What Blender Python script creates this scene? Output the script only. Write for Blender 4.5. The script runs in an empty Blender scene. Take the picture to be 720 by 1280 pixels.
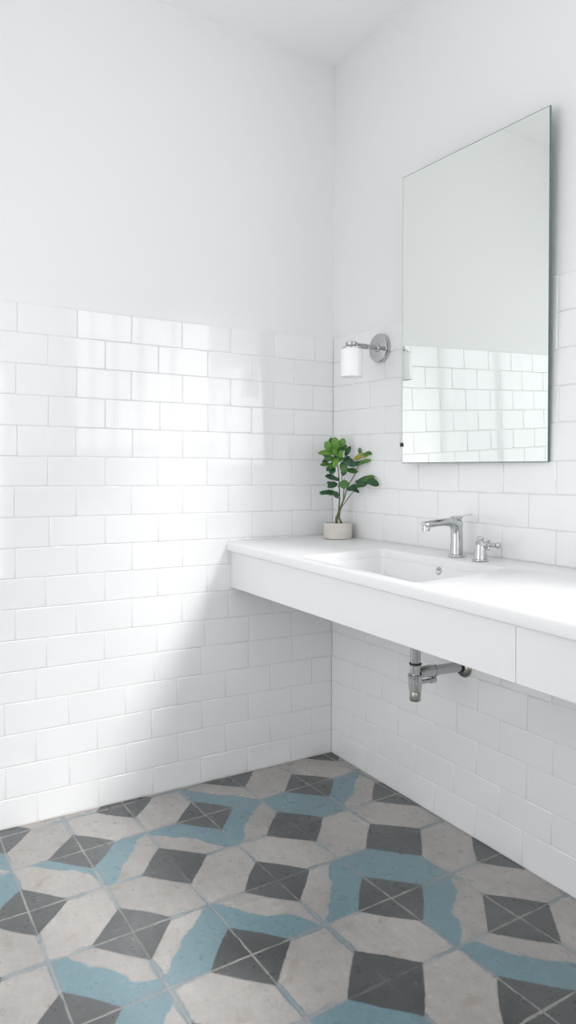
import bpy, bmesh, math, random
import numpy as np
from mathutils import Vector, Matrix

random.seed(7)
sc = bpy.context.scene
C = sc.collection
ROOM_X, ROOM_Y, ROOM_Z = 4.5, 2.4, 2.82
BACK = 0.0026            # tile faces stand this far proud of the plaster

# ------------------------------------------------------------------ materials
def mat(name, color, rough=0.5, metal=0.0, spec=0.5, coat=0.0, bump=None, mottle=None, trans=0.0, ior=1.5, sss=0.0):
    m = bpy.data.materials.new(name); m.use_nodes = True
    nt = m.node_tree; b = nt.nodes['Principled BSDF']
    b.inputs['Base Color'].default_value = (*color, 1)
    b.inputs['Roughness'].default_value = rough
    b.inputs['Metallic'].default_value = metal
    b.inputs['Specular IOR Level'].default_value = spec
    b.inputs['Coat Weight'].default_value = coat
    b.inputs['Coat Roughness'].default_value = 0.05
    b.inputs['Transmission Weight'].default_value = trans
    b.inputs['IOR'].default_value = ior
    b.inputs['Subsurface Weight'].default_value = sss
    tc = nt.nodes.new('ShaderNodeTexCoord')
    if mottle:
        scale, amount = mottle
        n = nt.nodes.new('ShaderNodeTexNoise'); n.inputs['Scale'].default_value = scale; n.inputs['Detail'].default_value = 5
        r = nt.nodes.new('ShaderNodeMapRange')
        r.inputs['To Min'].default_value = 1 - amount; r.inputs['To Max'].default_value = 1 + amount
        mx = nt.nodes.new('ShaderNodeVectorMath'); mx.operation = 'SCALE'
        mx.inputs[0].default_value = color
        nt.links.new(tc.outputs['Object'], n.inputs['Vector']); nt.links.new(n.outputs['Fac'], r.inputs['Value'])
        nt.links.new(r.outputs['Result'], mx.inputs['Scale']); nt.links.new(mx.outputs['Vector'], b.inputs['Base Color'])
    if bump:
        scale, strength, dist = bump
        n = nt.nodes.new('ShaderNodeTexNoise'); n.inputs['Scale'].default_value = scale; n.inputs['Detail'].default_value = 2
        bp = nt.nodes.new('ShaderNodeBump'); bp.inputs['Strength'].default_value = strength; bp.inputs['Distance'].default_value = dist
        nt.links.new(tc.outputs['Object'], n.inputs['Vector'])
        nt.links.new(n.outputs['Fac'], bp.inputs['Height']); nt.links.new(bp.outputs['Normal'], b.inputs['Normal'])
    return m

PAINT = mat('wall_paint', (.845, .845, .848), .7, bump=(220, .12, .001))
CEIL = mat('ceiling_paint', (.93, .93, .93), .8)
TILE = mat('glazed_tile', (.872, .874, .880), .06, spec=.85, bump=(7, .12, .0012))
GROUT = mat('grout', (.82, .81, .80), .9, mottle=(14, .12))
STONE = mat('white_solid_surface', (.87, .87, .875), .3, mottle=(60, .02))
APRON = mat('white_lacquer', (.82, .82, .83), .14)
CERAMIC = mat('white_ceramic', (.87, .87, .875), .08)
CHROME = mat('polished_chrome', (.55, .565, .57), .06, metal=1)
CHROME2 = mat('satin_chrome', (.50, .51, .505), .10, metal=1)
STEEL = mat('dull_chrome_flange', (.38, .365, .34), .25, metal=1)
SEAL = mat('black_rubber_seal', (.03, .03, .03), .5)
HOLE = mat('overflow_dark', (.05, .05, .05), .6)
OPAL = mat('opal_glass', (.95, .95, .95), .12)
SILVER = mat('mirror_silver', (.87, .895, .875), .0, metal=1)
EDGE = mat('mirror_glass_edge', (.10, .16, .15), .15)
BRACKET = mat('mirror_bracket', (.35, .35, .35), .4)
GLASS = bpy.data.materials.new('window_glass'); GLASS.use_nodes = True
_nt = GLASS.node_tree; _nt.nodes.clear()
_o = _nt.nodes.new('ShaderNodeOutputMaterial'); _mx = _nt.nodes.new('ShaderNodeMixShader'); _mx.inputs[0].default_value = .06
_tr = _nt.nodes.new('ShaderNodeBsdfTransparent'); _gl = _nt.nodes.new('ShaderNodeBsdfGlossy'); _gl.inputs['Roughness'].default_value = .02
_nt.links.new(_tr.outputs[0], _mx.inputs[1]); _nt.links.new(_gl.outputs[0], _mx.inputs[2]); _nt.links.new(_mx.outputs[0], _o.inputs[0])
FRAME = mat('white_window_frame', (.82, .82, .82), .3)
DOORM = mat('white_door_paint', (.8, .8, .8), .35)
POT = mat('whitewashed_terracotta', (.69, .65, .60), .8, mottle=(40, .16), bump=(60, .4, .002))
SOIL = mat('soil', (.06, .045, .03), .95, bump=(90, .8, .004), mottle=(60, .4))
BARK = mat('green_stem', (.11, .15, .05), .6, mottle=(50, .3))
WOOD = mat('woody_stem', (.10, .085, .05), .8, mottle=(60, .4))
LEAVES = [mat('leaf_bright', (.115, .27, .035), .35, mottle=(45, .25)),
          mat('leaf_green', (.06, .17, .03), .33, mottle=(45, .25)),
          mat('leaf_dark', (.022, .085, .03), .3, mottle=(45, .25)),
          mat('leaf_yellow', (.33, .34, .06), .4, mottle=(45, .25)),
          mat('leaf_bluish', (.05, .14, .075), .3, mottle=(45, .25))]

# ------------------------------------------------------------------ mesh helpers
class MB:
    def __init__(s): s.v = []; s.f = []; s.m = []
    def add(s, verts, faces, mi=0, mx=None):
        o = len(s.v)
        for p in verts:
            p = Vector(p)
            s.v.append(tuple(mx @ p) if mx is not None else tuple(p))
        for f in faces: s.f.append([i + o for i in f]); s.m.append(mi)
        return s
    def box(s, x0, x1, y0, y1, z0, z1, mi=0, mx=None):
        vs = [(x, y, z) for z in (z0, z1) for y in (y0, y1) for x in (x0, x1)]
        return s.add(vs, [(0, 2, 3, 1), (4, 5, 7, 6), (0, 1, 5, 4), (2, 6, 7, 3), (0, 4, 6, 2), (1, 3, 7, 5)], mi, mx)
    def lathe(s, prof, n=40, mi=0, mx=None, cap0=True, cap1=True):
        vs = []; fs = []
        for r, z in prof:
            for k in range(n):
                a = 2 * math.pi * k / n; vs.append((r * math.cos(a), r * math.sin(a), z))
        for i in range(len(prof) - 1):
            for k in range(n):
                k2 = (k + 1) % n; fs.append((i * n + k, i * n + k2, (i + 1) * n + k2, (i + 1) * n + k))
        if cap0: fs.append(tuple(reversed(range(n))))
        if cap1: fs.append(tuple(range((len(prof) - 1) * n, len(prof) * n)))
        return s.add(vs, fs, mi, mx)
    def tube(s, pts, rads, n=16, mi=0, sx=1.0):
        pts = [Vector(p) for p in pts]
        if not hasattr(rads, '__len__'): rads = [rads] * len(pts)
        vs = []; fs = []; ref = Vector((0, 0, 1))
        t0 = (pts[1] - pts[0]).normalized()
        if abs(t0.dot(ref)) > .9: ref = Vector((1, 0, 0))
        a = t0.cross(ref).normalized()
        for i, p in enumerate(pts):
            t = (pts[min(i + 1, len(pts) - 1)] - pts[max(i - 1, 0)]).normalized()
            a = (a - t * a.dot(t)).normalized(); b = t.cross(a)
            for k in range(n):
                an = 2 * math.pi * k / n; vs.append(p + (a * math.cos(an) * sx + b * math.sin(an)) * rads[i])
        for i in range(len(pts) - 1):
            for k in range(n):
                k2 = (k + 1) % n; fs.append((i * n + k, i * n + k2, (i + 1) * n + k2, (i + 1) * n + k))
        fs.append(tuple(reversed(range(n)))); fs.append(tuple(range((len(pts) - 1) * n, len(pts) * n)))
        return s.add(vs, fs, mi)
    def build(s, name, mats, parent=None, smooth=None, bevel=None, org=None):
        me = bpy.data.meshes.new(name)
        vs = s.v
        if org is not None: vs = [(p[0] - org[0], p[1] - org[1], p[2] - org[2]) for p in vs]
        me.from_pydata(vs, [], s.f)
        if not isinstance(mats, (list, tuple)): mats = [mats]
        for m in mats: me.materials.append(m)
        me.polygons.foreach_set('material_index', s.m)
        bm = bmesh.new(); bm.from_mesh(me); bmesh.ops.recalc_face_normals(bm, faces=bm.faces); bm.to_mesh(me); bm.free()
        o = bpy.data.objects.new(name, me); C.objects.link(o)
        if org is not None: o.location = org
        if parent is not None: o.parent = parent
        if bevel:
            md = o.modifiers.new('bevel', 'BEVEL'); md.width = bevel; md.segments = 3; md.limit_method = 'ANGLE'
        if smooth is not None:
            me.polygons.foreach_set('use_smooth', [True] * len(me.polygons))
            me.set_sharp_from_angle(angle=math.radians(smooth))
        return o

def empty(name, label, cat, loc):
    o = bpy.data.objects.new(name, None); C.objects.link(o); o.location = loc; o.empty_display_size = .05
    o['label'] = label; o['category'] = cat
    return o
def struct(o): o['kind'] = 'structure'; return o
def axis_mx(p, d):            # local +Z along d, at p
    return Matrix.Translation(p) @ Vector(d).to_track_quat('Z', 'Y').to_matrix().to_4x4()

# ------------------------------------------------------------------ tiled walls
ZROWS = [round(.1 * k, 3) for k in range(18)]
# tile joints measured along each course (metres from the corner), course 1 is the lowest
LJ = {1: [0.1915, 0.389, 0.5811, 0.7683, 0.9629, 1.1673], 2: [0.097, 0.2883, 0.4811, 0.6732, 0.8666, 1.064, 1.2665], 3: [0.1927, 0.3849, 0.5797, 0.7741, 0.9698, 1.172], 4: [0.0983, 0.2901, 0.4821, 0.6756, 0.8718, 1.0664, 1.2686], 5: [0.192, 0.3859, 0.5829, 0.7668, 0.966, 1.1724], 6: [0.1963, 0.383, 0.5682, 0.7572, 0.9458, 1.1389], 7: [0.095, 0.2821, 0.4732, 0.6622, 0.8489, 1.0414, 1.2367], 8: [0.19, 0.376, 0.5623, 0.7559, 0.9456, 1.1419], 9: [0.095, 0.282, 0.472, 0.6606, 0.8496, 1.0392, 1.2371], 10: [0.1924, 0.3722, 0.5648, 0.7527, 0.9442, 1.131], 11: [0.1012, 0.2869, 0.4741, 0.6605, 0.8523, 1.0424, 1.2399], 12: [0.1936, 0.3757, 0.5634, 0.7574, 0.9448, 1.1359], 13: [0.096, 0.2819, 0.4707, 0.6607, 0.8489, 1.0448, 1.232], 14: [0.1874, 0.3768, 0.5611, 0.7483, 0.9454, 1.1345], 15: [0.0973, 0.2809, 0.4684, 0.6621, 0.8536, 1.0435, 1.2365], 16: [0.1864, 0.3744, 0.562, 0.7541, 0.946, 1.1368], 17: [0.0897, 0.2759, 0.4687, 0.6639, 0.8523, 1.0413, 1.2327]}
RJ = {1: [0.0427, 0.2317, 0.4229, 0.6135, 0.8022, 0.9898], 2: [0.1398, 0.324, 0.5155, 0.7066, 0.9018, 1.0928], 3: [0.043, 0.2328, 0.4236, 0.6123, 0.8077, 1.0043], 4: [0.1453, 0.3287, 0.5253, 0.7168, 0.9018, 1.0949], 5: [0.05, 0.2424, 0.4265, 0.6237, 0.8099, 1.0058], 6: [0.1513, 0.341, 0.53, 0.717, 0.904, 1.0918], 7: [0.05, 0.24], 8: [0.15, 0.34], 9: [0.05, 0.24], 10: [0.1513, 0.3323, 0.524, 0.712, 0.9031, 1.0997], 11: [0.05, 0.237, 0.4224, 0.6209, 0.8084, 1.004], 12: [0.145, 0.3331, 0.5257, 0.7198, 0.9084], 13: [0.0475, 0.235], 14: [0.1492, 0.3401], 15: [0.0526, 0.2446], 16: [0.145, 0.335], 17: [0.145, 0.336, 0.527, 0.718, 0.91, 1.1011]}
def interp(x, xs, ys): return float(np.interp(x, xs, ys))
ks = [k * .1 for k in range(18)]
ZC = [0, .0963, .1973, .2983, .3992, .5002, .6011, .7019, .8017, .9008, 1.0012, 1.1029, 1.2036, 1.3043, 1.4049, 1.5054, 1.604, 1.7035]
ZL2 = [0, .0967, .201, .3046, .4037, .5068, .604, .7079, .8069, .9039, 1.0016, 1.1025, 1.2039, 1.3017, 1.4021, 1.5044, 1.6017, 1.6972]
ZL3 = [0, .0947, .1976, .3004, .4032, .5032, .605, .705, .8048, .9028, 1.0017, 1.1038, 1.2008, 1.3003, 1.4004, 1.5015, 1.6014, 1.6973]
ZR2 = [0, .1011, .2044, .3075, .4069, .5045, .603, .702, .801, .9, 1.0001, 1.0939, 1.1972, 1.2976, 1.3972, 1.4985, 1.5961, 1.6965]
ZR3 = [0, .1076, .2004, .3051, .4023, .5093, .606, .703, .80, .896, .994, 1.0942, 1.1892, 1.2958, 1.3979, 1.5, 1.6032, 1.7068]
def zleft(s, k): return interp(s, [0, .62, 1.28], [ZC[k], ZL2[k], ZL3[k]])
def zright(s, k): return interp(s, [0, .435, 1.09], [ZC[k], ZR2[k], ZR3[k]])
def zflat(s, k): return ZROWS[k]
def joints(lst, length, H=.1912):
    l = sorted(lst) if lst else [.1]
    while l[0] > H + .01: l.insert(0, l[0] - H)
    while l[-1] < length: l.append(l[-1] + H)
    if l[-1] > length: l[-1] = length
    return [0.0] + l

def tile_wall(mb, J, zf, length, put, holes=(), rows=17, seed=1):
    """put(s, z, d) -> world point, d = height above the plaster plane"""
    rnd = random.Random(seed); g = .0009
    for k in range(1, rows + 1):
        js = joints(J.get(k, [.095 if k % 2 else .19]), length)
        for a, b in zip(js[:-1], js[1:]):
            segs = [(a, b)]
            for (h0, h1, zb, zt) in holes:
                if zf(a, k) > zb + .01 and zf(a, k - 1) < zt - .01:
                    ns = []
                    for (p, q) in segs:
                        if q <= h0 or p >= h1: ns.append((p, q)); continue
                        if p < h0: ns.append((p, h0))
                        if q > h1: ns.append((h1, q))
                    segs = ns
            for (p, q) in segs:
                if q - p < .006: continue
                p0 = p + (g if p > 0 else 0); q0 = q - g
                c = [(p0, k - 1), (q0, k - 1), (q0, k), (p0, k)]
                P = []
                for (s, kk) in c: P.append([s, zf(s, kk) + (g if kk == k - 1 else -g)])
                if k == 1: P[0][1] = .003; P[1][1] = .003
                t = [rnd.gauss(0, .00014) for _ in range(4)]; base = rnd.gauss(0, .00012)
                rings = []
                for ins, dep in ((0, .0), (0, BACK - .0018), (.0009, BACK - .0007), (.0026, BACK), (.0036, BACK)):
                    for i, (s, z) in enumerate(P):
                        ss = s + ins * (1 if i in (0, 3) else -1); zz = z + ins * (1 if i in (0, 1) else -1)
                        rings.append(put(ss, zz, dep + (base + t[i] if dep > 0 else 0)))
                fs = [(16, 17, 18, 19)]
                for r in range(4):
                    for i in range(4):
                        j = (i + 1) % 4; fs.append((r * 4 + i, r * 4 + j, r * 4 + 4 + j, r * 4 + 4 + i))
                mb.add(rings, fs, 1)

def plane_with_holes(mb, length, z1, put, holes, mi, z0=0.0, th=.06):
    """wall slab from s=0..length, z0..z1, with rectangular openings"""
    ss = sorted({-.06, length + .06} | {h[0] for h in holes} | {h[1] for h in holes})
    zs = sorted({z0 if z0 > 0 else -.10, z1} | {h[2] for h in holes if z0 < h[2] < z1} | {h[3] for h in holes if z0 < h[3] < z1})
    for a, b in zip(ss[:-1], ss[1:]):
        for c, d in zip(zs[:-1], zs[1:]):
            if any(a >= h[0] - 1e-6 and b <= h[1] + 1e-6 and c >= h[2] - 1e-6 and d <= h[3] + 1e-6 for h in holes): continue
            vs = [put(s, z, e) for e in (0, -th) for (s, z) in ((a, c), (b, c), (b, d), (a, d))]
            mb.add(vs, [(0, 1, 2, 3), (4, 7, 6, 5), (0, 4, 5, 1), (1, 5, 6, 2), (2, 6, 7, 3), (3, 7, 4, 0)], mi)

putL = lambda s, z, d: (-BACK + d, -s, z)
putR = lambda s, z, d: (s, BACK - d, z)
putB = lambda s, z, d: (ROOM_X - d, -s, z)
putF = lambda s, z, d: (s, -ROOM_Y + d, z)
WIN1 = (1.215, 4.30, 1.30, 2.77)
FILL_FRONT = (.30, 1.80, .08, 2.10)  # unseen opening added behind the camera to fill the mirror wall with light
FILL_BACK = (.50, 2.00, .12, 2.20)  # unseen opening added to brighten the left wall and the space under the counter
def wall(name, put, length, J, zf, holes, seed, tiles=True):
    mb = MB()
    ext = .12
    if tiles:
        plane_with_holes(mb, length, 1.7, put, holes, 2)
        plane_with_holes(mb, length, ROOM_Z, put, [h for h in holes if h[3] > 1.7], 0, z0=1.7)
        tile_wall(mb, J, zf, length, put, holes, 17, seed)
    else:
        plane_with_holes(mb, length, ROOM_Z, put, holes, 0)
    o = mb.build(name, [PAINT, TILE, GROUT], smooth=34)
    return struct(o)
wall('wall_left', putL, ROOM_Y, LJ, zleft, [], 3)
wall('wall_right', putR, ROOM_X, RJ, zright, [WIN1], 5)
wall('wall_back', putB, ROOM_Y, {}, zflat, [FILL_BACK], 8)
wall('wall_front', putF, ROOM_X, {}, zflat, [FILL_FRONT], 9)

# windows (out of frame; front and back wall openings are added as fill light)
def window(name, s0, s1, z0, z1, put, nx):
    mb = MB(); d0, d1 = -.05, -.015; w = .045
    def bar(a, b, c, d):
        vs = [put(s, z, e) for e in (d0, d1) for (s, z) in ((a, c), (b, c), (b, d), (a, d))]
        mb.add(vs, [(0, 1, 2, 3), (4, 7, 6, 5), (0, 4, 5, 1), (1, 5, 6, 2), (2, 6, 7, 3), (3, 7, 4, 0)])
    bar(s0, s1, z0, z0 + w); bar(s0, s1, z1 - w, z1); bar(s0, s0 + w, z0 + w, z1 - w); bar(s1 - w, s1, z0 + w, z1 - w)
    for k in range(1, nx):
        c = s0 + (s1 - s0) * k / nx; bar(c - .02, c + .02, z0 + w, z1 - w)
    f = struct(mb.build(name, FRAME))
    g = MB(); g.add([put(s, z, e) for e in (-.034, -.030) for (s, z) in ((s0 + w, z0 + w), (s1 - w, z0 + w), (s1 - w, z1 - w), (s0 + w, z1 - w))],
                    [(0, 1, 2, 3), (4, 7, 6, 5), (0, 4, 5, 1), (1, 5, 6, 2), (2, 6, 7, 3), (3, 7, 4, 0)])
    g.build('window_pane', GLASS, f)
    return f
window('window_1', *WIN1, putR, 5)
window('fill_window_front', *FILL_FRONT, putF, 3)
window('fill_window_back', *FILL_BACK, putB, 2)

# ceiling
mb = MB(); mb.box(-.06, ROOM_X + .06, -ROOM_Y - .06, .06, ROOM_Z, ROOM_Z + .1)
struct(mb.build('ceiling', CEIL))

# ------------------------------------------------------------------ floor of hand painted cement tiles
# world -> tile lattice (integer coordinates are the tile corners)
HL = np.array([[4.40473832, 0.212282, -0.88895116], [0.22863272, -4.60732044, -1.16514368], [0.0384914, 0.03343537, 1.0]])
# brushed blue on each hexagon: (i, j): (side, share); side 0 = towards corner (i,j)/(i,j+1), 1 = the opposite one
BLUE = {(-1, 1): (1, .52), (0, -1): (0, .52), (0, 0): (1, 1.3), (0, 1): (0, .55), (0, 2): (0, .62), (0, 3): (0, .52), (0, 4): (0, .2),
        (0, 5): (1, .7), (2, 0): (0, 1.3), (2, 1): (1, .6), (2, 2): (1, .55), (2, 3): (1, .6), (2, 4): (1, .58),
        (3, 0): (0, .52), (3, 4): (0, .62), (4, 0): (1, .58), (4, 2): (0, .66), (5, 0): (0, .6), (5, 3): (1, .5), (1, 6): (0, .5), (-1, 5): (0, .5)}
NOGROUT = {(1, 1): .1, (1, 3): .1, (2, 0): .1, (2, 2): .45, (4, 2): .1, (4, 0): .7}
def build_floor():
    xd = np.concatenate([np.arange(-.012, 1.75, .0027), np.arange(1.75, ROOM_X + .03, .02)])
    yd = np.concatenate([-np.arange(-.012, 1.62, .0027), -np.arange(1.62, ROOM_Y + .03, .02)])
    X, Y = np.meshgrid(xd, yd, indexing='ij'); nx, ny = X.shape
    D = HL[2, 0] * X + HL[2, 1] * Y + 1
    rs = np.random.RandomState(4)
    def noise(fx, amp, seed, U, V):
        r = np.random.RandomState(seed); o = np.zeros_like(U)
        for _ in range(14):
            a = r.uniform(0, 2 * np.pi); f = fx * r.uniform(.5, 1.7)
            o += np.sin(f * (np.cos(a) * U + np.sin(a) * V) + r.uniform(0, 6.28))
        return o * amp / math.sqrt(7)
    U = (HL[0, 0] * X + HL[0, 1] * Y + HL[0, 2]) / D; V = (HL[1, 0] * X + HL[1, 1] * Y + HL[1, 2]) / D
    wu = noise(5, .007, 1, U, V) + noise(50, .0012, 2, U, V); wv = noise(5, .007, 3, U, V) + noise(50, .0012, 5, U, V)
    u = U + wu; v = V + wv
    I = np.floor(u).astype(int); J = np.floor(v).astype(int); fu = u - I; fv = v - J
    odd = ((I + J) % 2) != 0
    # p,q: cell coordinates with the dark corners at (0,0) and (1,1)
    q = np.where(odd, 1 - fv, fv); p = fu
    s = p + q                                   # 0 at one dark corner, 2 at the other
    bulge = .007 * np.cos(np.pi * np.clip(np.abs(p - q), 0, .5) / .5)
    e0 = .518 + bulge; e1 = 1.482 - bulge
    aa = .018
    sm = lambda t: np.clip(t / aa + .5, 0, 1)
    dark = np.maximum(sm(e0 - s), sm(s - e1))
    rnd = np.random.RandomState(11)
    side = np.zeros(I.shape); share = np.zeros(I.shape)
    keys = {}
    for i in range(I.min(), I.max() + 1):
        for j in range(J.min(), J.max() + 1):
            b = BLUE.get((i, j))
            if b is None:
                inview = (-2 <= i <= 4 and -2 <= j <= 5)
                a_, b_ = rnd.randint(2), rnd.uniform(.4, .7)
                b = (0, 0) if (inview or rnd.rand() > .4) else (a_, b_)
            msk = (I == i) & (J == j)
            side[msk] = b[0]; share[msk] = b[1]
    # distance across the hexagon from the chosen side, 0..1
    # even tile: side 0 is corner (i,j);  odd tile: side 0 is corner (i,j+1)
    s0 = s - .5
    t = np.where(side == 0, s0, 1 - s0)
    rag = noise(7, .05, 21, U, V) + noise(21, .016, 22, U, V) + noise(70, .004, 23, U, V)
    blue = np.clip((share - t + rag) / .03 + .5, 0, 1) * (share > 0)
    # grout lines
    du = np.abs(U + noise(25, .0015, 31, U, V) - np.round(U)); dv = np.abs(V + noise(25, .0015, 32, U, V) - np.round(V))
    gd = np.minimum(du, dv)
    # nearest dark corner for the visibility of the joint
    RU = np.round(U).astype(int); RV = np.round(V).astype(int)
    indark = ((RU + RV) % 2 == 0)
    vis = np.where(indark, .85, .55)
    for (i, j), val in NOGROUT.items(): vis[(RU == i) & (RV == j)] = val
    # the joint at a vertical edge near a junction belongs to the junction's half of the edge
    gw = .0095 + noise(14, .002, 33, U, V)
    grout = np.clip((gw - gd) / .006 + .5, 0, 1) * np.clip(vis + noise(6, .12, 34, U, V), 0, 1)
    # blue painted outline either side of the joint between hexagons
    ow = .034 + noise(10, .008, 41, U, V) + noise(40, .004, 42, U, V)
    outline = np.clip((ow - gd) / .014 + .5, 0, 1) * (1 - dark) * np.clip(.75 + noise(7, .22, 43, U, V), 0, 1)
    cW = np.array([.42, .395, .375]); cB = np.array([.17, .275, .315]); cD = np.array([.08, .086, .087]); cG = np.array([.37, .35, .33]); cO = np.array([.20, .26, .29])
    n1 = noise(5, .045, 51, U, V); n2 = noise(22, .022, 52, U, V); n3 = noise(110, .015, 53, U, V)
    streak = noise(9, .02, 54, U + V * .2, V * 3)
    tone = np.random.RandomState(5).uniform(.92, 1.08, (200, 200))[(I + 60) % 200, (J + 60) % 200]
    white = cW[None, None] * ((1 + n1 + n2 + n3 + streak) * tone)[..., None]
    stain = np.clip((noise(17, 1, 61, U, V) - 1.5) / .8, 0, 1)[..., None] * .2
    white = white * (1 - stain * np.array([.5, .75, 1.0]))
    bl = cB * (1 + .6 * n1 + .5 * n2 + .5 * n3)[..., None]
    col = white * (1 - blue[..., None]) + bl * blue[..., None]
    col = col * (1 - outline[..., None]) + cO * outline[..., None]
    dk = cD * ((1 + 3 * n1 + 1.6 * n2 + 1.6 * n3) * (2 - tone) ** 1.5)[..., None]
    col = col * (1 - dark[..., None]) + dk * dark[..., None]
    col = col * (1 - grout[..., None]) + cG * grout[..., None]
    col = np.clip(col, .02, .9)
    Z = -.0012 * np.clip((.010 - gd) / .008, 0, 1) * vis
    Z = np.where((X < 1.8) & (Y > -1.65), Z, 0)
    verts = np.stack([X, Y, Z], -1).reshape(-1, 3)
    idx = np.arange(nx * ny).reshape(nx, ny)
    quads = np.stack([idx[:-1, :-1], idx[:-1, 1:], idx[1:, 1:], idx[1:, :-1]], -1).reshape(-1, 4)
    me = bpy.data.meshes.new('floor')
    me.vertices.add(len(verts)); me.vertices.foreach_set('co', verts.ravel())
    me.loops.add(quads.size); me.loops.foreach_set('vertex_index', quads.ravel().astype(np.int32))
    me.polygons.add(len(quads)); me.polygons.foreach_set('loop_start', (np.arange(len(quads)) * 4).astype(np.int32))
    me.polygons.foreach_set('loop_total', np.full(len(quads), 4, np.int32))
    me.update(calc_edges=True)
    me.polygons.foreach_set('use_smooth', np.ones(len(quads), bool))
    ca = me.color_attributes.new('tile_pigment', 'FLOAT_COLOR', 'POINT')
    ca.data.foreach_set('color', np.concatenate([col.reshape(-1, 3), np.ones((nx * ny, 1))], 1).ravel())
    # flip to face up if needed
    bm = bmesh.new(); bm.from_mesh(me); bm.faces.ensure_lookup_table()
    if bm.faces[0].normal.z < 0: bmesh.ops.reverse_faces(bm, faces=bm.faces)
    bm.to_mesh(me); bm.free()
    m = bpy.data.materials.new('painted_cement_tile'); m.use_nodes = True; nt = m.node_tree; b = nt.nodes['Principled BSDF']
    at = nt.nodes.new('ShaderNodeAttribute'); at.attribute_name = 'tile_pigment'
    tc = nt.nodes.new('ShaderNodeTexCoord')
    n = nt.nodes.new('ShaderNodeTexNoise'); n.inputs['Scale'].default_value = 90; n.inputs['Detail'].default_value = 6
    r = nt.nodes.new('ShaderNodeMapRange'); r.inputs['From Min'].default_value = .3; r.inputs['From Max'].default_value = .7; r.inputs['To Min'].default_value = .93; r.inputs['To Max'].default_value = 1.06
    mx = nt.nodes.new('ShaderNodeVectorMath'); mx.operation = 'SCALE'
    pits = nt.nodes.new('ShaderNodeTexVoronoi'); pits.inputs['Scale'].default_value = 42
    pr = nt.nodes.new('ShaderNodeMapRange'); pr.inputs['From Min'].default_value = .05; pr.inputs['From Max'].default_value = .11; pr.inputs['To Min'].default_value = .96; pr.inputs['To Max'].default_value = 1
    ml = nt.nodes.new('ShaderNodeMath'); ml.operation = 'MULTIPLY'
    L = nt.links.new
    L(tc.outputs['Object'], n.inputs['Vector']); L(tc.outputs['Object'], pits.inputs['Vector'])
    L(n.outputs['Fac'], r.inputs['Value']); L(pits.outputs['Distance'], pr.inputs['Value'])
    L(r.outputs['Result'], ml.inputs[0]); L(pr.outputs['Result'], ml.inputs[1])
    L(at.outputs['Color'], mx.inputs[0]); L(ml.outputs['Value'], mx.inputs['Scale']); L(mx.outputs['Vector'], b.inputs['Base Color'])
    n2_ = nt.nodes.new('ShaderNodeTexNoise'); n2_.inputs['Scale'].default_value = 25; n2_.inputs['Detail'].default_value = 3
    rr = nt.nodes.new('ShaderNodeMapRange'); rr.inputs['To Min'].default_value = .22; rr.inputs['To Max'].default_value = .36
    L(tc.outputs['Object'], n2_.inputs['Vector']); L(n2_.outputs['Fac'], rr.inputs['Value']); L(rr.outputs['Result'], b.inputs['Roughness'])
    bp = nt.nodes.new('ShaderNodeBump'); bp.inputs['Strength'].default_value = .06; bp.inputs['Distance'].default_value = .0006
    L(n2_.outputs['Fac'], bp.inputs['Height']); L(bp.outputs['Normal'], b.inputs['Normal'])
    b.inputs['IOR'].default_value = 1.7
    me.materials.append(m)
    o = bpy.data.objects.new('floor', me); C.objects.link(o); return struct(o)
build_floor()

# ------------------------------------------------------------------ vanity counter
CX1 = 2.55
def ztop(x, y):
    t = min(max(-y / .48, 0), 1); xx = min(x, 1.6)
    return (.899 - .004 * xx) * (1 - t) + (.892 - .019 * xx) * t
BX0, BX1, BY0, BY1 = .475, 1.04, -.452, -.115
def rrect(x0, x1, y0, y1, r, n=7):
    pts = []
    for cx, cy, a0 in ((x1 - r, y1 - r, 0), (x0 + r, y1 - r, 90), (x0 + r, y0 + r, 180), (x1 - r, y0 + r, 270)):
        for k in range(n + 1):
            a = math.radians(a0 + 90 * k / n); pts.append((cx + r * math.cos(a), cy + r * math.sin(a)))
    return pts
vc = empty('vanity_counter', 'long white wall-mounted vanity counter with a deep front panel', 'counter', (0, 0, .7))
vc_org = Vector((0, 0, .7))
def loc(v, o): return (v[0] - o[0], v[1] - o[1], v[2] - o[2])
def build_under(mb, name, mats, root, **k):
    o = mb.build(name, mats, root, **k)
    o.matrix_parent_inverse = Matrix.Translation(root.location).inverted()
    return o
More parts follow.
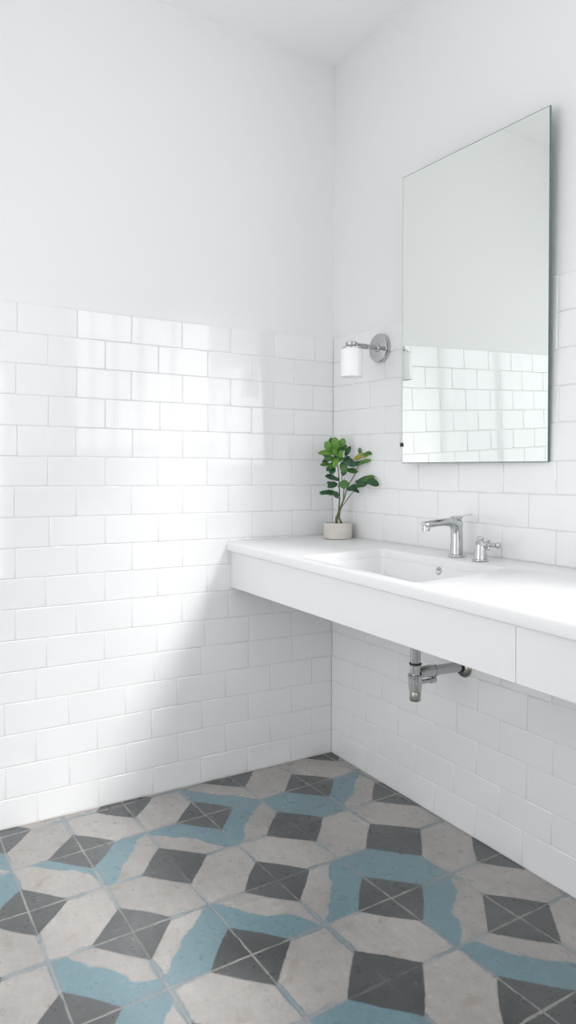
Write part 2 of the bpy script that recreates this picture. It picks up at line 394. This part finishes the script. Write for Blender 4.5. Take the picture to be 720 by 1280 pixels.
def countertop():
    bm = bmesh.new()
    def loop(pts, z=None):
        vs = [bm.verts.new((x, y, ztop(x, y) if z is None else z)) for x, y in pts]
        return vs, [bm.edges.new((vs[i], vs[(i + 1) % len(vs)])) for i in range(len(vs))]
    YF = -.470
    outer = [(x, YF) for x in np.linspace(.001, CX1, 24)] + [(x, -.001) for x in np.linspace(CX1, .001, 24)]
    hole = rrect(BX0, BX1, BY0, BY1, .018)
    ov, oe = loop(outer); hv, he = loop(hole)
    bmesh.ops.triangle_fill(bm, edges=oe + he, use_beauty=True)
    # hole lip
    rings = [hv]
    for ins, dz in ((.0015, -.0005), (.004, -.002), (.005, -.006), (.005, -.030)):
        h2 = rrect(BX0 + ins, BX1 - ins, BY0 + ins, BY1 - ins, .018)
        rings.append([bm.verts.new((x, y, ztop(x, y) + dz)) for x, y in h2])
    for a, b in zip(rings[:-1], rings[1:]):
        n = len(a)
        for i in range(n): bm.faces.new((a[i], a[(i + 1) % n], b[(i + 1) % n], b[i]))
    # rounded front nosing
    prof = [(0, 0), (-.005, -.0006), (-.009, -.003), (-.0115, -.007), (-.012, -.012), (-.012, -.028), (-.0105, -.0325), (-.007, -.035), (.004, -.0355), (.03, -.0355)]
    front = ov[:24]; prev = front
    for dy, dz in prof[1:]:
        cur = [bm.verts.new((v.co.x, YF + dy, ztop(v.co.x, YF) + dz)) for v in front]
        for i in range(23): bm.faces.new((prev[i], prev[i + 1], cur[i + 1], cur[i]))
        prev = cur
    # right end and underside
    back = ov[24:][::-1]
    ub = [bm.verts.new((v.co.x, v.co.y, v.co.z - .0355)) for v in back]
    for i in range(23):
        if not (BX0 - .15 < back[i].co.x < BX1 + .15): bm.faces.new((prev[i], prev[i + 1], ub[i + 1], ub[i]))
        bm.faces.new((back[i], back[i + 1], ub[i + 1], ub[i]))
    bm.faces.new((front[-1], back[-1], ub[-1], prev[-1]))
    bmesh.ops.recalc_face_normals(bm, faces=bm.faces)
    me = bpy.data.meshes.new('countertop'); bm.to_mesh(me); bm.free()
    me.materials.append(STONE)
    o = bpy.data.objects.new('countertop', me); C.objects.link(o); o.parent = vc
    o.matrix_parent_inverse = Matrix.Translation(vc.location).inverted()
    me.polygons.foreach_set('use_smooth', [True] * len(me.polygons)); me.set_sharp_from_angle(angle=math.radians(30))
countertop()
def zap(x): return .720 - .011 * min(x, 1.6)
mb = MB()
segs = [.001, 1.372, CX1]
for a, b in zip(segs[:-1], segs[1:]):
    a2 = a + (.0006 if a > .1 else 0); b2 = b - (.0006 if b < 2 else 0)
    xs = np.linspace(a2, b2, 9)
    for p, q in zip(xs[:-1], xs[1:]):
        vs = [(x, y, z) for y in (-.466, -.446) for (x, z) in ((p, zap(p)), (q, zap(q)), (q, ztop(q, -.47) - .034), (p, ztop(p, -.47) - .034))]
        mb.add(vs, [(0, 1, 2, 3), (4, 7, 6, 5), (0, 4, 5, 1), (2, 6, 7, 3)] + ([(3, 7, 4, 0)] if p == xs[0] else []) + ([(1, 5, 6, 2)] if q == xs[-1] else []))
ap = build_under(mb, 'front_panel', APRON, vc)
bmx = bmesh.new(); bmx.from_mesh(ap.data); bmesh.ops.remove_doubles(bmx, verts=bmx.verts, dist=1e-5); bmx.to_mesh(ap.data); bmx.free()
bv = ap.modifiers.new('bevel', 'BEVEL'); bv.width = .0015; bv.segments = 2; bv.limit_method = 'ANGLE'
for xb in (.20, 1.30, 2.3):
    mb = MB(); mb.box(xb, xb + .03, -.446, -.001, .77, .84); build_under(mb, 'support_rail', APRON, vc)

# undermount basin
ws = empty('washbasin', 'white rectangular washbasin sunk into the vanity counter', 'sink', ((BX0 + BX1) / 2, (BY0 + BY1) / 2, .74))
mb = MB(); rings = []
levels = [(-.014, -.0365, .030), (.0030, -.0362, .020), (.0055, -.037, .021), (.0065, -.042, .022), (.012, -.10, .03), (.02, -.128, .04), (.05, -.138, .05), (.12, -.141, .05)]
for ins, dz, r in levels:
    z = .8795 + dz + .006
    rings.append([(x, y, (ztop(x, y) + dz) if dz > -.05 else z) for x, y in rrect(BX0 + ins, BX1 - ins, BY0 + ins, BY1 - ins, r)])
n = len(rings[0]); vs = [p for r in rings for p in r]
fs = [(i * n + k, i * n + (k + 1) % n, (i + 1) * n + (k + 1) % n, (i + 1) * n + k) for i in range(len(rings) - 1) for k in range(n)]
fs.append(tuple(range((len(rings) - 1) * n, len(rings) * n)))
mb.add(vs, fs)
bas = build_under(mb, 'bowl', CERAMIC, ws, smooth=50)
sol = bas.modifiers.new('solid', 'SOLIDIFY'); sol.thickness = .008; sol.offset = 1
mb = MB(); OVF = Vector((.7700, BY1 - .0128, .8495))
mb.lathe([(.013, 0), (.013, .0015), (.0115, .003), (.0075, .0027), (.006, .0015), (.006, .0005)], 32, 0, axis_mx(OVF, (0, -1, .06)), cap0=True, cap1=False)
mb.lathe([(.0062, .0008), (.0062, .0012)], 24, 1, axis_mx(OVF, (0, -1, .06)))
mb.box(-.0015, .0015, -.0062, .0062, .0008, .0026, 0, axis_mx(OVF, (0, -1, .06)))
build_under(mb, 'overflow_ring', [CHROME2, HOLE], ws, smooth=40)
mb = MB(); mb.lathe([(.032, .7455), (.032, .7475), (.028, .749), (.010, .750)], 32, 0, Matrix.Translation((.748, -.22, 0)))
build_under(mb, 'drain', CHROME, ws, smooth=40)

# ------------------------------------------------------------------ tap
FX, FY = .787, -.0705; FZ = ztop(FX, FY) + .0005
fa = empty('basin_faucet', 'chrome single-lever basin faucet with a flat-ended spout over the sink', 'faucet', (FX, FY, FZ))
T = Matrix.Translation((FX, FY, FZ)) @ Matrix.Diagonal((1, 1, .92, 1))
mb = MB(); mb.lathe([(.0255, 0), (.0262, .002), (.0255, .0055), (.0225, .007), (.0195, .0078)], 48, 0, T)
build_under(mb, 'base_flange', CHROME, fa, smooth=35)
# body: one sweep up and forward into the spout, oval section turning into a flatter one
path = []; rad = []
pts = [((0, 0, .006), .0195, 1), ((0, 0, .03), .0190, 1), ((0, 0, .06), .0185, 1), ((0, -.0005, .085), .0183, 1), ((0, -.004, .101), .0185, 1.0), ((0, -.0145, .1135), .0178, 1.0),
       ((0, -.031, .1185), .0150, 1.1), ((0, -.055, .1185), .0128, 1.25), ((0, -.085, .1165), .0118, 1.35), ((0, -.115, .1140), .0112, 1.4), ((0, -.132, .1120), .0112, 1.4), ((0, -.137, .1112), .0098, 1.4)]
def sweep(mb, pts, n=28):
    P = [Vector(p) for p, _, _ in pts]; vs = []; fs = []
    for i, (p, r, s) in enumerate(pts):
        t = (P[min(i + 1, len(P) - 1)] - P[max(i - 1, 0)]).normalized(); a = Vector((1, 0, 0)); b = t.cross(a).normalized()
        for k in range(n):
            an = 2 * math.pi * k / n; vs.append(tuple(P[i] + a * math.cos(an) * r * s + b * math.sin(an) * r))
    for i in range(len(pts) - 1):
        for k in range(n):
            k2 = (k + 1) % n; fs.append((i * n + k, i * n + k2, (i + 1) * n + k2, (i + 1) * n + k))
    fs.append(tuple(reversed(range(n)))); fs.append(tuple(range((len(pts) - 1) * n, len(pts) * n)))
    mb.add(vs, fs, 0, T)
mb = MB(); sweep(mb, pts)
mb.lathe([(.0183, .095), (.0186, .110), (.0176, .119), (.0150, .1225)], 40, 0, T)
build_under(mb, 'spout_body', CHROME, fa, smooth=50)
mb = MB(); mb.lathe([(.0125, .094), (.0128, .096), (.0128, .106), (.0118, .109)], 32, 0, T @ Matrix.Translation((0, -.126, 0)))
mb.lathe([(.010, .091), (.010, .094)], 32, 0, T @ Matrix.Translation((0, -.126, 0)))
build_under(mb, 'aerator', CHROME, fa, smooth=35)
mb = MB(); mb.lathe([(.0130, .1215), (.0150, .1245), (.0168, .130), (.0172, .133), (.016, .1345)], 40, 0, T)
# paddle handle reaching back over the tap
w0, w1 = .0145, .009
vs = []
for (y, z, w, th) in ((-.017, .1325, .012, .004), (-.006, .1328, .0165, .005), (.012, .134, .0145, .0048), (.030, .1375, .012, .004), (.046, .1405, .0095, .003)):
    vs += [(-w, y, z), (w, y, z), (w * .92, y, z + th), (-w * .92, y, z + th)]
fs = [(0, 1, 2, 3), tuple(reversed(range(16, 20)))]
for i in range(4):
    for k in range(4): fs.append((i * 4 + k, i * 4 + (k + 1) % 4, i * 4 + 4 + (k + 1) % 4, i * 4 + 4 + k))
mb.add(vs, fs, 0, T @ Matrix.Rotation(math.radians(-28), 4, 'Z'))
build_under(mb, 'lever_handle', CHROME, fa, smooth=40, bevel=.001)

# side valve with a cross handle
VX, VY = .894, -.078; VZ = ztop(VX, VY) + .0005
va = empty('cross_handle_valve', 'small chrome deck valve with a cross handle, right of the faucet', 'tap', (VX, VY, VZ))
T = Matrix.Translation((VX, VY, VZ))
mb = MB(); mb.lathe([(.0235, 0), (.0245, .002), (.024, .004), (.0205, .0055)], 40, 0, T); build_under(mb, 'base_flange', CHROME, va, smooth=35)
mb = MB(); mb.lathe([(.0190, .005), (.0185, .012), (.0178, .030), (.0170, .042), (.0150, .052), (.0115, .058), (.0085, .0605), (.0085, .063), (.0098, .065), (.0098, .069), (.007, .0725), (.002, .0735)], 40, 0, T)
build_under(mb, 'valve_body', CHROME, va, smooth=40)
hd = Vector((.84, .54, .03)).normalized(); hp = Vector((VX, VY, VZ + .047)) + hd * .010
mb = MB(); mb.lathe([(.0105, 0), (.0115, .004), (.0098, .008), (.0068, .010), (.0062, .034), (.0085, .036), (.0098, .0395), (.0100, .043), (.0085, .0465), (.004, .0485)], 32, 0, axis_mx(hp, hd))
up = Vector((0, 0, 1)); sd = hd.cross(up).normalized()
hc = hp + hd * .0135
for d in (up, -up, sd, -sd):
    mb.tube([hc, hc + d * .0105, hc + d * .0135, hc + d * .0155], [.0038, .0036, .0048, .0028], 14)
build_under(mb, 'cross_handle', CHROME, va, smooth=45)

# ------------------------------------------------------------------ bottle trap below the counter
TX, TY = .7465, -.200
tr = empty('bottle_trap', 'chrome bottle trap hanging under the vanity counter and running into the wall', 'drain pipe', (TX, TY, .45))
T = Matrix.Translation((TX, TY, 0))
mb = MB(); mb.lathe([(.0155, .553), (.0157, .554), (.0157, .742)], 36, 0, T); build_under(mb, 'tailpiece', CHROME2, tr, smooth=35)
mb = MB(); mb.lathe([(.0150, .563), (.0190, .564), (.0192, .569), (.0150, .570)], 36, 0, T); build_under(mb, 'seal_ring', SEAL, tr, smooth=35)
mb = MB(); mb.lathe([(.0150, .531), (.0158, .5315), (.0158, .563), (.015, .564)], 36, 0, T); build_under(mb, 'slip_nut', CHROME2, tr, smooth=35)
mb = MB(); mb.lathe([(.0165, .482), (.0192, .484), (.0205, .500), (.0212, .524), (.0228, .526), (.0232, .532), (.0215, .5345), (.0160, .535)], 40, 0, T); build_under(mb, 'bottle_cup', CHROME2, tr, smooth=32)
mb = MB(); mb.lathe([(.0140, .4525), (.0165, .4535), (.0176, .456), (.0176, .480), (.0165, .483)], 40, 0, T); build_under(mb, 'clean_out_cap', STEEL, tr, smooth=32)
a = Vector((TX, TY + .012, .5345)); 
mb = MB(); mb.tube([a, a + Vector((0, .022, .003)), a + Vector((0, .045, .003)), a + Vector((0, .062, .001))], [.0165, .0175, .0185, .0180], 28)
mb.tube([a + Vector((0, .060, .001)), a + Vector((0, .070, .000))], [.0195, .0195], 28)
build_under(mb, 'outlet_elbow', CHROME2, tr, smooth=40)
mb = MB(); mb.tube([a + Vector((0, .066, .0005)), (TX + .002, -.060, .5345), (TX + .003, -.018, .5330)], [.0160, .0160, .0160], 28); build_under(mb, 'waste_pipe', CHROME2, tr, smooth=40)
mb = MB(); mb.tube([(TX + .003, -.022, .533), (TX + .003, -.014, .533)], [.0185, .0185], 28); build_under(mb, 'seal_ring', SEAL, tr, smooth=40)
mb = MB(); mb.lathe([(.034, .0005), (.034, .003), (.030, .009), (.020, .014), (.0165, .015)], 40, 0, axis_mx((TX + .004, 0, .5315), (0, -1, 0))); build_under(mb, 'wall_flange', STEEL, tr, smooth=40)
mb = MB(); b0 = Vector((TX, TY + .014, .5065)); mb.tube([b0, b0 + Vector((0, .045, 0)), b0 + Vector((0, .0455, 0)), b0 + Vector((0, .066, 0)), b0 + Vector((0, .068, 0))], [.0072, .0072, .0100, .0100, .008], 20)
build_under(mb, 'test_plug', CHROME2, tr, smooth=40)

# ------------------------------------------------------------------ mirror
mi = empty('wall_mirror', 'tall frameless rectangular mirror hung over the sink', 'mirror', (.80, -.02, 1.19))
nrm = Vector((.062, -1, -.032)).normalized()
MOFF = 0.0
def on_mirror(x, z, off=0.0):          # point of the front face
    p0 = Vector((1.07, -.012 - MOFF, 1.19)); y = p0.y + (nrm.x * (x - p0.x) + nrm.z * (z - p0.z)) / -nrm.y
    return Vector((x, y, z)) - nrm * off
cor = MCOR = [(0.4945, 1.1875), (1.0818, 1.1858), (1.1038, 2.1645), (0.5242, 2.1617)]
def shrink(c, d):
    cx = sum(p[0] for p in c) / 4; cz = sum(p[1] for p in c) / 4
    return [(x + (d if x < cx else -d), z + (d if z < cz else -d)) for x, z in c]
ci = shrink(cor, .0022)
vs = [on_mirror(*c) for c in ci] + [on_mirror(*c, .0012) for c in cor] + [on_mirror(*c, .006) for c in cor]
mb = MB(); mb.add(vs, [(0, 1, 2, 3)], 0)
mb.add(vs, [(i, (i + 1) % 4, 4 + (i + 1) % 4, 4 + i) for i in range(4)] + [(4 + i, 4 + (i + 1) % 4, 8 + (i + 1) % 4, 8 + i) for i in range(4)] + [(8, 11, 10, 9)], 1)
build_under(mb, 'mirror_glass', [SILVER, EDGE], mi)
for (x, z) in ((.60, 2.05), (1.02, 2.05), (.60, 1.30), (1.02, 1.30)):
    p = on_mirror(x, z, .006)
    mb = MB(); mb.box(x - .012, x + .012, p.y + .0005, -.0005, z - .03, z + .03); build_under(mb, 'mounting_block', BRACKET, mi)
p = on_mirror(.4945, 1.2516, 0)
mb = MB(); mb.box(p.x - .006, p.x + .007, p.y - .004, p.y + .012, p.z - .007, p.z + .007)
build_under(mb, 'edge_clip', SEAL, mi, bevel=.002)

# ------------------------------------------------------------------ wall lamp
SX, SY = .382, -.185
wl = empty('wall_sconce', 'chrome wall lamp with a white cylinder glass shade', 'lamp', (.313, 0, 1.62))
mb = MB(); mb.lathe([(.054, .0005), (.0545, .003), (.054, .012), (.051, .0165), (.046, .018)], 48, 0, axis_mx((.313, 0, 1.618), (0, -1, 0)))
mb.lathe([(.016, .015), (.015, .022), (.0115, .026)], 32, 0, axis_mx((.313, 0, 1.618), (0, -1, 0)))
build_under(mb, 'backplate', CHROME, wl, smooth=35)
mb = MB(); mb.tube([(.313, -.018, 1.618), (.313, -.060, 1.6185), (.3135, -.075, 1.6185)], .0082, 20)
mb.tube([(.3135, -.070, 1.6175), (.330, -.115, 1.6145), (SX - .007, SY + .018, 1.6065)], [.0105, .0105, .0100], 20)
build_under(mb, 'arm', CHROME2, wl, smooth=35)
mb = MB(); mb.lathe([(.0360, 1.6015), (.0365, 1.6045), (.031, 1.6085), (.024, 1.6115), (.0215, 1.614), (.0215, 1.624), (.018, 1.6265), (.010, 1.6285), (.004, 1.629)], 40, 0, Matrix.Translation((SX, SY, -.0135)))
build_under(mb, 'shade_holder', CHROME2, wl, smooth=35)
mb = MB(); mb.lathe([(.0350, 1.6015), (.0372, 1.6005), (.0385, 1.597), (.0385, 1.505), (.0380, 1.5035), (.0360, 1.5035), (.0355, 1.505), (.0355, 1.599)], 48, 0, Matrix.Translation((SX, SY, -.0135)), cap0=False, cap1=False)
build_under(mb, 'glass_shade', OPAL, wl, smooth=50)
mb = MB(); mb.lathe([(.013, 1.609), (.013, 1.592), (.016, 1.585), (.024, 1.565), (.026, 1.548), (.021, 1.531), (.010, 1.524), (.002, 1.523)], 32, 0, Matrix.Translation((SX, SY, -.0135)))
build_under(mb, 'bulb', OPAL, wl, smooth=60)

# ------------------------------------------------------------------ potted plant
PX, PY = .1395, -.071; PZ = ztop(PX, PY) + .0005
pp = empty('potted_plant', 'small green-leaved plant in a round whitewashed pot', 'plant', (PX, PY, PZ))
T = Matrix.Translation((PX, PY, PZ))
mb = MB(); mb.lathe([(.050, 0), (.0530, .0015), (.0543, .005), (.0548, .020), (.0550, .040), (.0550, .0465), (.0543, .0475), (.0543, .0485), (.0556, .0495), (.0560, .052), (.0560, .0595), (.0550, .0615), (.0525, .0615), (.051, .058), (.050, .045)], 56, 0, T, cap1=False)
build_under(mb, 'pot', POT, pp, smooth=40)
mb = MB(); mb.lathe([(.0505, .047), (.040, .050), (.020, .0515), (.002, .052)], 40, 0, T, cap0=False); build_under(mb, 'soil', SOIL, pp, smooth=60)
RV = Vector((.5121, .8589, 0)); UV = Vector((0, 0, 1)); FV = Vector((.820, -.569, .055))   # sideways, up, towards the room
O = Vector((PX, PY, PZ)); K = 1 / 325.0
def P(cx, cy, d=0.0):      # sketch coordinates of the plant: 6 units = 3 mm; base of pot at (255, 855)
    p = O + RV * ((cx - 255) / 6 * K) + UV * ((855 - cy) / 6 * K)
    clear = max(0.0, (p.y + .022) / .569) if cx > 255 else 0.0      # keep clear of the wall behind
    return p + FV * max(d, clear + d)
stems = [
    ('main', [(245, 770, 0), (250, 700, .0), (262, 640, .002), (268, 560, .004), (265, 470, .004), (262, 400, .004), (258, 340, .002), (245, 270, .0), (235, 200, 0)], [.0035, .0036, .003, .0026, .0024, .0022, .002, .0018, .0012], 0),
    ('right', [(295, 765, .006), (265, 700, .008), (270, 640, .004), (300, 560, .0), (318, 490, -.004), (345, 430, -.008), (380, 375, -.012), (400, 320, -.014), (430, 260, -.014)], [.0042, .0038, .003, .0026, .0024, .002, .0018, .0016, .001], 0),
    ('side', [(262, 665, .004), (285, 615, .01), (325, 560, .014), (365, 505, .016), (400, 470, .016), (455, 435, .016)], [.0024, .0018, .0016, .0014, .0013, .001], 0),
    ('inner', [(243, 765, -.006), (240, 700, -.006), (266, 640, -.01), (296, 560, -.012), (300, 480, -.014), (285, 400, -.014), (285, 330, -.012)], [.003, .0028, .0022, .002, .0018, .0015, .001], 0),
    ('leftlow', [(266, 560, .004), (245, 525, .012), (205, 505, .02)], [.0015, .0013, .001], 0),
    ('leftmid', [(262, 470, .004), (240, 440, .01), (215, 415, .014)], [.0014, .0012, .001], 0),
]
stem_obs = {}
for nm, pts_, rr_, mi_ in stems:
    mb = MB(); mb.tube([P(*p) for p in pts_], rr_, 10); stem_obs[nm] = build_under(mb, 'stem', BARK, pp, smooth=60)
# leaf: (cx, cy, length, width, direction in degrees (0 right, 90 up), forward pitch, depth, tone)
LV = {
 'main': [(205, 120, 60, 44, 100, .2, -.012, 1), (258, 188, 74, 44, 40, .4, .0, 2), (170, 262, 70, 36, 195, .3, .004, 2), (236, 288, 66, 40, 240, .4, .04, 0), (250, 250, 60, 36, 320, .5, .02, 2), (190, 322, 56, 36, 215, .3, .0, 2), (178, 160, 78, 56, 112, .5, .02, 0), (232, 142, 95, 62, 92, .45, .012, 0), (288, 130, 66, 52, 78, .5, .008, 0), (160, 212, 105, 44, 176, .3, .022, 0),
          (272, 222, 66, 50, 60, .8, .03, 0), (228, 205, 60, 40, 120, .9, .036, 0), (205, 258, 105, 46, 168, .35, .03, 1), (158, 296, 70, 34, 183, .3, .018, 1), (218, 302, 80, 52, 215, .6, .03, 1),
          (212, 342, 60, 48, 250, .6, .022, 2), (262, 262, 70, 44, 30, .5, .03, 1), (245, 178, 60, 40, 75, .1, -.01, 1), (198, 185, 60, 40, 140, .0, -.01, 1), (300, 165, 60, 34, 60, .0, -.015, 1), (182, 236, 80, 34, 160, .0, .0, 4)],
 'inner': [(296, 315, 85, 52, 285, .4, .01, 1), (328, 190, 80, 36, 62, .3, -.012, 2), (300, 350, 60, 40, 250, .5, .006, 2), (318, 250, 60, 40, 40, .3, -.02, 4)],
 'right': [(362, 342, 84, 46, 175, .5, .004, 1), (345, 288, 100, 54, 168, .45, .006, 4), (392, 290, 80, 42, 10, .4, -.004, 4), (418, 193, 44, 24, 95, .2, -.02, 1), (432, 232, 90, 40, 8, .4, -.01, 3), (400, 246, 64, 34, 200, .4, -.004, 3),
           (474, 222, 62, 34, 12, .3, -.014, 1), (450, 280, 95, 30, 22, .3, -.010, 1), (345, 258, 66, 30, 150, .2, -.02, 4), (470, 272, 50, 26, 10, .3, -.012, 0), (302, 446, 64, 66, 268, .5, .02, 1)],
 'side': [(372, 470, 96, 44, 200, .3, .024, 2), (385, 492, 60, 30, 340, .3, .024, 2), (455, 425, 130, 70, 12, .55, .02, 2), (505, 440, 92, 58, 340, .5, .022, 2), (430, 452, 80, 44, 195, .4, .026, 1), (478, 408, 90, 40, 25, .1, .01, 1), (412, 440, 60, 40, 140, .2, .012, 2)],
 'leftlow': [(182, 508, 125, 38, 178, .45, .02, 2), (240, 524, 52, 38, 300, .4, .02, 2), (160, 512, 80, 26, 186, .2, .014, 1), (218, 512, 60, 30, 200, .3, .016, 1)],
 'leftmid': [(200, 392, 80, 46, 165, .5, .018, 2), (236, 404, 60, 32, 350, .3, .014, 2), (214, 452, 74, 52, 200, .5, .022, 2), (196, 440, 50, 30, 150, .1, .01, 4)],
}
def leaf(mb, c, L, W, ang, pitch, d, tone):
    a = math.radians(ang); ax = RV * math.cos(a) + UV * math.sin(a); sd_ = RV * -math.sin(a) + UV * math.cos(a)
    ax = (ax * math.cos(pitch * .7) + FV * math.sin(pitch * .7) * .8).normalized()
    rv = random.uniform(-.5, .5)
    nn = (FV * .8 + UV * .55 + RV * .25 * rv); sd_ = ax.cross(nn).normalized(); nn = sd_.cross(ax).normalized()
    L *= 1.12 * K / 6; W *= 1.22 * K / 6; n = 9; m = 5; vs = []; fs = []
    for i in range(n + 1):
        t = i / n
        w = W / 2 * (math.sin(math.pi * min(1, t ** .85)) ** .62) * (.72 + .38 * t) + .0003
        for j in range(m):
            s_ = (j / (m - 1) - .5) * 2
            wv_ = .0012 * math.sin(9 * t + 3 * s_ + rv * 9)
            vs.append(c + ax * (L * (t - .5)) + sd_ * (w * s_) + nn * (-.010 * (t - .35) ** 2 + abs(s_) * w * .22 + wv_ * abs(s_)))
    for i in range(n):
        for j in range(m - 1): fs.append((i * m + j, i * m + j + 1, (i + 1) * m + j + 1, (i + 1) * m + j))
    mb.add(vs, fs, tone)
    st = c - ax * (L * .5); mb.tube([st - ax * .008 - nn * .002, st, c - ax * L * .1 - nn * .0008], [.0008, .0008, .0004], 6, tone)
for nm, ls in LV.items():
    mb = MB()
    for (cx, cy, L, W, ang, pit, d, tone) in ls: leaf(mb, P(cx, cy, d), L, W, ang, pit, d, tone)
    o = mb.build('foliage', LEAVES, stem_obs[nm], smooth=80)
    sol = o.modifiers.new('thick', 'SOLIDIFY'); sol.thickness = .0006

# ------------------------------------------------------------------ light
w = bpy.data.worlds.new('sky'); sc.world = w; w.use_nodes = True
bg = w.node_tree.nodes['Background']; bg.inputs['Color'].default_value = (.97, .985, 1.0, 1); bg.inputs['Strength'].default_value = 2.5
sun = bpy.data.lights.new('sun', 'SUN'); so = bpy.data.objects.new('sun', sun); C.objects.link(so)
sun.energy = 2.5; sun.angle = math.radians(13); sun.color = (1, .995, .98)
so.rotation_euler = Vector((-2.25, -.95, -1.78)).to_track_quat('-Z', 'Y').to_euler()
def portal(name, put, s0, s1, z0, z1, d, direction):
    l = bpy.data.lights.new(name, 'AREA'); l.shape = 'RECTANGLE'; l.size = s1 - s0; l.size_y = z1 - z0; l.cycles.is_portal = True
    o = bpy.data.objects.new(name, l); C.objects.link(o); o.location = put((s0 + s1) / 2, (z0 + z1) / 2, d)
    o.rotation_euler = Vector(direction).to_track_quat('-Z', 'Y').to_euler()
portal('sky_portal', putR, *WIN1, -.058, (0, -1, 0))
portal('sky_portal', putF, *FILL_FRONT, -.058, (0, 1, 0))
portal('sky_portal', putB, *FILL_BACK, -.058, (-1, 0, 0))

# ------------------------------------------------------------------ camera
F_PX, SH = 892.576, 41.14
r = Vector((0.5121175, 0.85890029, 0.00509534)); u = Vector((-9.69829582e-03, -1.49536257e-04, 9.99952959e-01)); fw = Vector((-0.85886065, 0.51214282, -0.00825329))
cam = bpy.data.cameras.new('camera'); co = bpy.data.objects.new('camera', cam); C.objects.link(co)
cam.sensor_fit = 'VERTICAL'; cam.sensor_height = 36; cam.sensor_width = 36; cam.lens = F_PX / 1280 * 36; cam.shift_y = -SH / 1280
cam.clip_start = .02
M = Matrix((r, u, -fw)).transposed().to_4x4(); M.translation = Vector((2.4271068, -1.6618677, 1.1506574)); co.matrix_world = M
sc.camera = co
sc.view_settings.view_transform = 'Standard'; sc.view_settings.look = 'None'; sc.view_settings.gamma = 1; sc.view_settings.use_curve_mapping = False
sc.view_settings.exposure = 0.12
